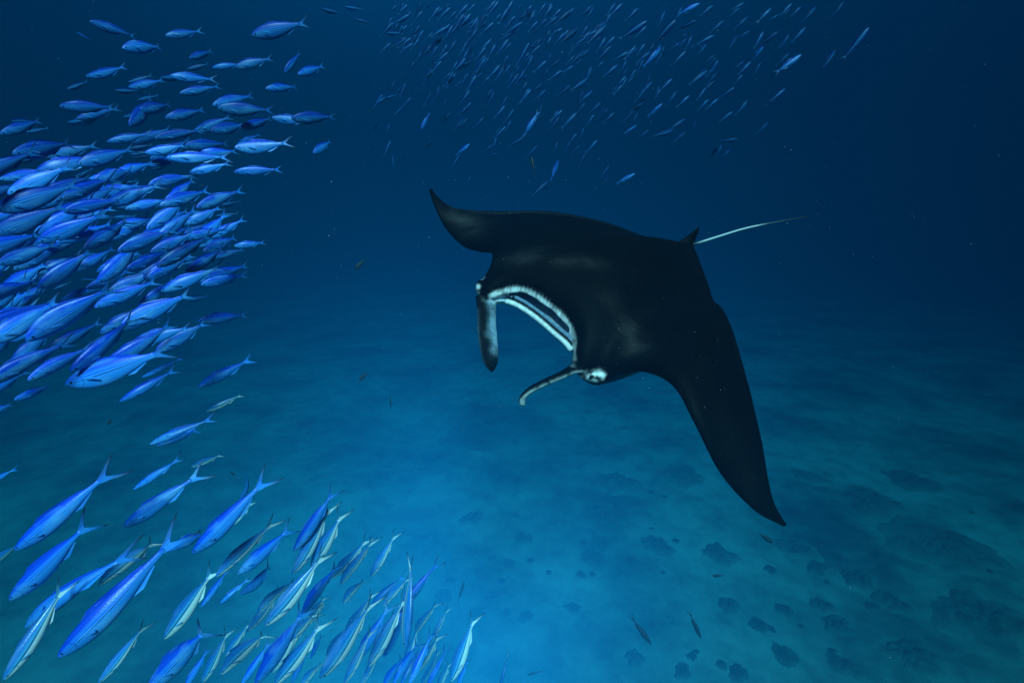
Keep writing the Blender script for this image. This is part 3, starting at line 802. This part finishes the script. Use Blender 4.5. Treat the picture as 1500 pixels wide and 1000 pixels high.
# sand drifted up against the foot of every mound
_sz = nt.nodes.new('ShaderNodeSeparateXYZ'); nt.links.new(tc.outputs['Object'], _sz.inputs['Vector'])
_ad = nt.nodes.new('ShaderNodeMath'); _ad.operation = 'MULTIPLY_ADD'; _ad.inputs[1].default_value = 0.9; nt.links.new(nz.outputs['Fac'], _ad.inputs[0]); nt.links.new(_sz.outputs['Z'], _ad.inputs[2])
_mr = nt.nodes.new('ShaderNodeMapRange'); _mr.inputs['From Min'].default_value = 0.45; _mr.inputs['From Max'].default_value = 1.25; nt.links.new(_ad.outputs['Value'], _mr.inputs['Value'])
_mx = nt.nodes.new('ShaderNodeMix'); _mx.data_type = 'RGBA'; _mx.inputs['A'].default_value = (0.46, 0.44, 0.36, 1)
nt.links.new(_mr.outputs['Result'], _mx.inputs['Factor']); nt.links.new(r.outputs['Color'], _mx.inputs['B']); nt.links.new(_mx.outputs['Result'], b.inputs['Base Color'])
b.inputs['Roughness'].default_value = 0.95
bp = nt.nodes.new('ShaderNodeBump'); bp.inputs['Distance'].default_value = 0.08; nt.links.new(nz.outputs['Fac'], bp.inputs['Height']); nt.links.new(bp.outputs['Normal'], b.inputs['Normal'])
def coral_mesh(seed):
    """rounded, knobbly mound that dies away into the sand at its rim"""
    nr, na = 16, 44; V = [(0, 0, 0)]; F = []
    o = Vector((seed * 7.3, seed * 2.1, 0))
    for i in range(nr + 1):
        t = i / nr
        for k in range(na):
            a = 2 * math.pi * k / na; d = Vector((math.cos(a), math.sin(a), 0))
            R_ = 1 + 0.45 * noise.noise(d * 1.1 + o) + 0.22 * noise.noise(d * 3.0 + o)
            p = d * (t * R_)
            q = p * 3.2 + o
            knob = 0.55 + 0.75 * abs(noise.noise(q)) + 0.5 * abs(noise.noise(q * 2.3)) + 0.2 * noise.noise(q * 5)
            V.append((p.x, p.y, max(0, 1 - t * t) ** 1.1 * knob - 0.10 * t - 0.9 * t ** 5))
    V[0] = (0, 0, V[1][2])
    F += [(0, 1 + k, 1 + (k + 1) % na) for k in range(na)]
    F += [(1 + i * na + k, 1 + (i + 1) * na + k, 1 + (i + 1) * na + (k + 1) % na, 1 + i * na + (k + 1) % na) for i in range(nr) for k in range(na)]
    F.append(tuple(reversed(range(1 + nr * na, 1 + (nr + 1) * na))))
    me = bpy.data.meshes.new('coral_head'); me.from_pydata(V, [], F)
    me.polygons.foreach_set('use_smooth', [True] * len(me.polygons)); me.materials.append(CM)
    return me
CORALS = [coral_mesh(i) for i in range(6)]
def coral(px, py, wpx, flat, label, group='coral heads scattered over the sand'):
    p = on_floor(px, py); p.z = floor_z(p.x, p.y)
    d = (p - Vector((0, 0, CAM_Z))).length
    rad = max(.08, wpx / 2 / FPX * d * 0.85)
    o = link(bpy.data.objects.new('coral_head', rng.choice(CORALS)))
    o.location = p - Vector((0, 0, 0.02 * rad)); o.rotation_euler = (0, 0, rng.uniform(0, 6.28))
    o.scale = (rad * rng.uniform(.85, 1.2), rad * rng.uniform(.85, 1.2), rad * flat)
    tag(o, label, 'coral', group)
BIG = [(905, 712, 95, .38, 'broad dark coral mound rising from the sand below the manta'), (885, 765, 110, .22, 'low dark coral shelf spreading in front of the broad mound'),
       (1275, 735, 120, .2, 'long dark coral ridge on the sand beyond the wing tip'), (1385, 800, 150, .18, 'wide shadowy coral bank running into the dark water'),
       (1440, 905, 130, .2, 'large dark coral outcrop at the edge of the sand clearing'), (1000, 700, 85, .2, 'low dark coral patch next to the broad mound'),
       (690, 640, 150, .12, 'faint flat coral bed far off on the sand slope')]
for a in BIG: coral(*a, group=None)
r3 = random.Random(5)
def coral_label(px, py, w):
    size = 'low' if w > 34 else 'small' if w > 15 else 'tiny'
    if math.hypot(px - 905, (py - 735) * 1.4) < 110: where = 'beside the broad coral mound below the manta'
    elif math.hypot(px - 985, (py - 925) * 1.2) < 75: where = 'beneath the two slender diving reef fish'
    elif px > 1240 and py < 850: where = 'among the long dark coral ridge and bank'
    elif px > 1240: where = 'beside the large dark coral outcrop'
    elif px > 1040 and py < 840: where = 'on sand under the drooping wing tip'
    elif px > 1040: where = 'in the rubble field between wing tip and coral outcrop'
    elif px < 860: where = 'on pale sand between the silver fusiliers and the broad mound'
    else: where = 'on open sand before the broad coral mound'
    return size + ' dark rounded coral head ' + where
for a in [(1050, 812, 60, .3), (1130, 832, 24, .5), (1255, 845, 56, .35), (1198, 828, 40, .3), (1230, 912, 52, .3), (930, 966, 44, .5), (1068, 884, 42, .4), (1112, 910, 36, .4),
          (1150, 888, 30, .4), (1206, 882, 40, .4), (1082, 986, 44, .4), (1000, 982, 34, .4), (746, 828, 28, .4), (768, 790, 40, .25), (736, 852, 20, .5), (650, 874, 44, .2),
          (660, 848, 24, .3), (1165, 800, 60, .25), (960, 800, 70, .2), (870, 822, 60, .2), (1310, 880, 60, .3), (1340, 960, 80, .3), (1240, 975, 50, .35), (1150, 955, 44, .3),
          (700, 900, 30, .25), (770, 905, 36, .25), (840, 890, 30, .25), (620, 790, 40, .2), (690, 760, 50, .2), (560, 700, 60, .15), (1330, 700, 80, .2), (1180, 700, 60, .2)]:
    coral(*a, coral_label(a[0], a[1], a[2]))
for _ in range(34):
    c = r3.choice([(905, 735, 55, 40), (905, 745, 60, 40), (1120, 860, 120, 50), (1300, 790, 100, 60), (1060, 940, 110, 35), (760, 830, 80, 60), (1380, 860, 80, 70)])
    cx, cy, cw = r3.gauss(c[0], c[2]), min(1010, max(640, r3.gauss(c[1], c[3]))), r3.uniform(8, 24)
    coral(cx, cy, cw, r3.uniform(.25, .5), coral_label(cx, cy, cw))

# ------------------------------------------------------------------ drifting plankton
def plankton():
    r4 = random.Random(11); V, F = [], []
    for _ in range(900):
        d = r4.uniform(.9, 5.0)
        c = at(r4.uniform(-20, 1520), r4.uniform(-20, 1020), d); rad = r4.uniform(.0004, .0013) * (0.6 + d * .3)
        o = len(V)
        V += [tuple(c + Vector(q) * rad) for q in ((1, 0, 0), (-1, 0, 0), (0, 1, 0), (0, -1, 0), (0, 0, 1), (0, 0, -1))]
        F += [tuple(o + i for i in t) for t in ((0, 2, 4), (2, 1, 4), (1, 3, 4), (3, 0, 4), (2, 0, 5), (1, 2, 5), (3, 1, 5), (0, 3, 5))]
    m, nt, b = new_mat('plankton'); b.inputs['Base Color'].default_value = (0.35, 0.42, 0.45, 1)
    tag(mesh_obj('plankton', V, F, m), 'tiny pale specks drifting in the water', 'plankton', kind='stuff')
plankton()
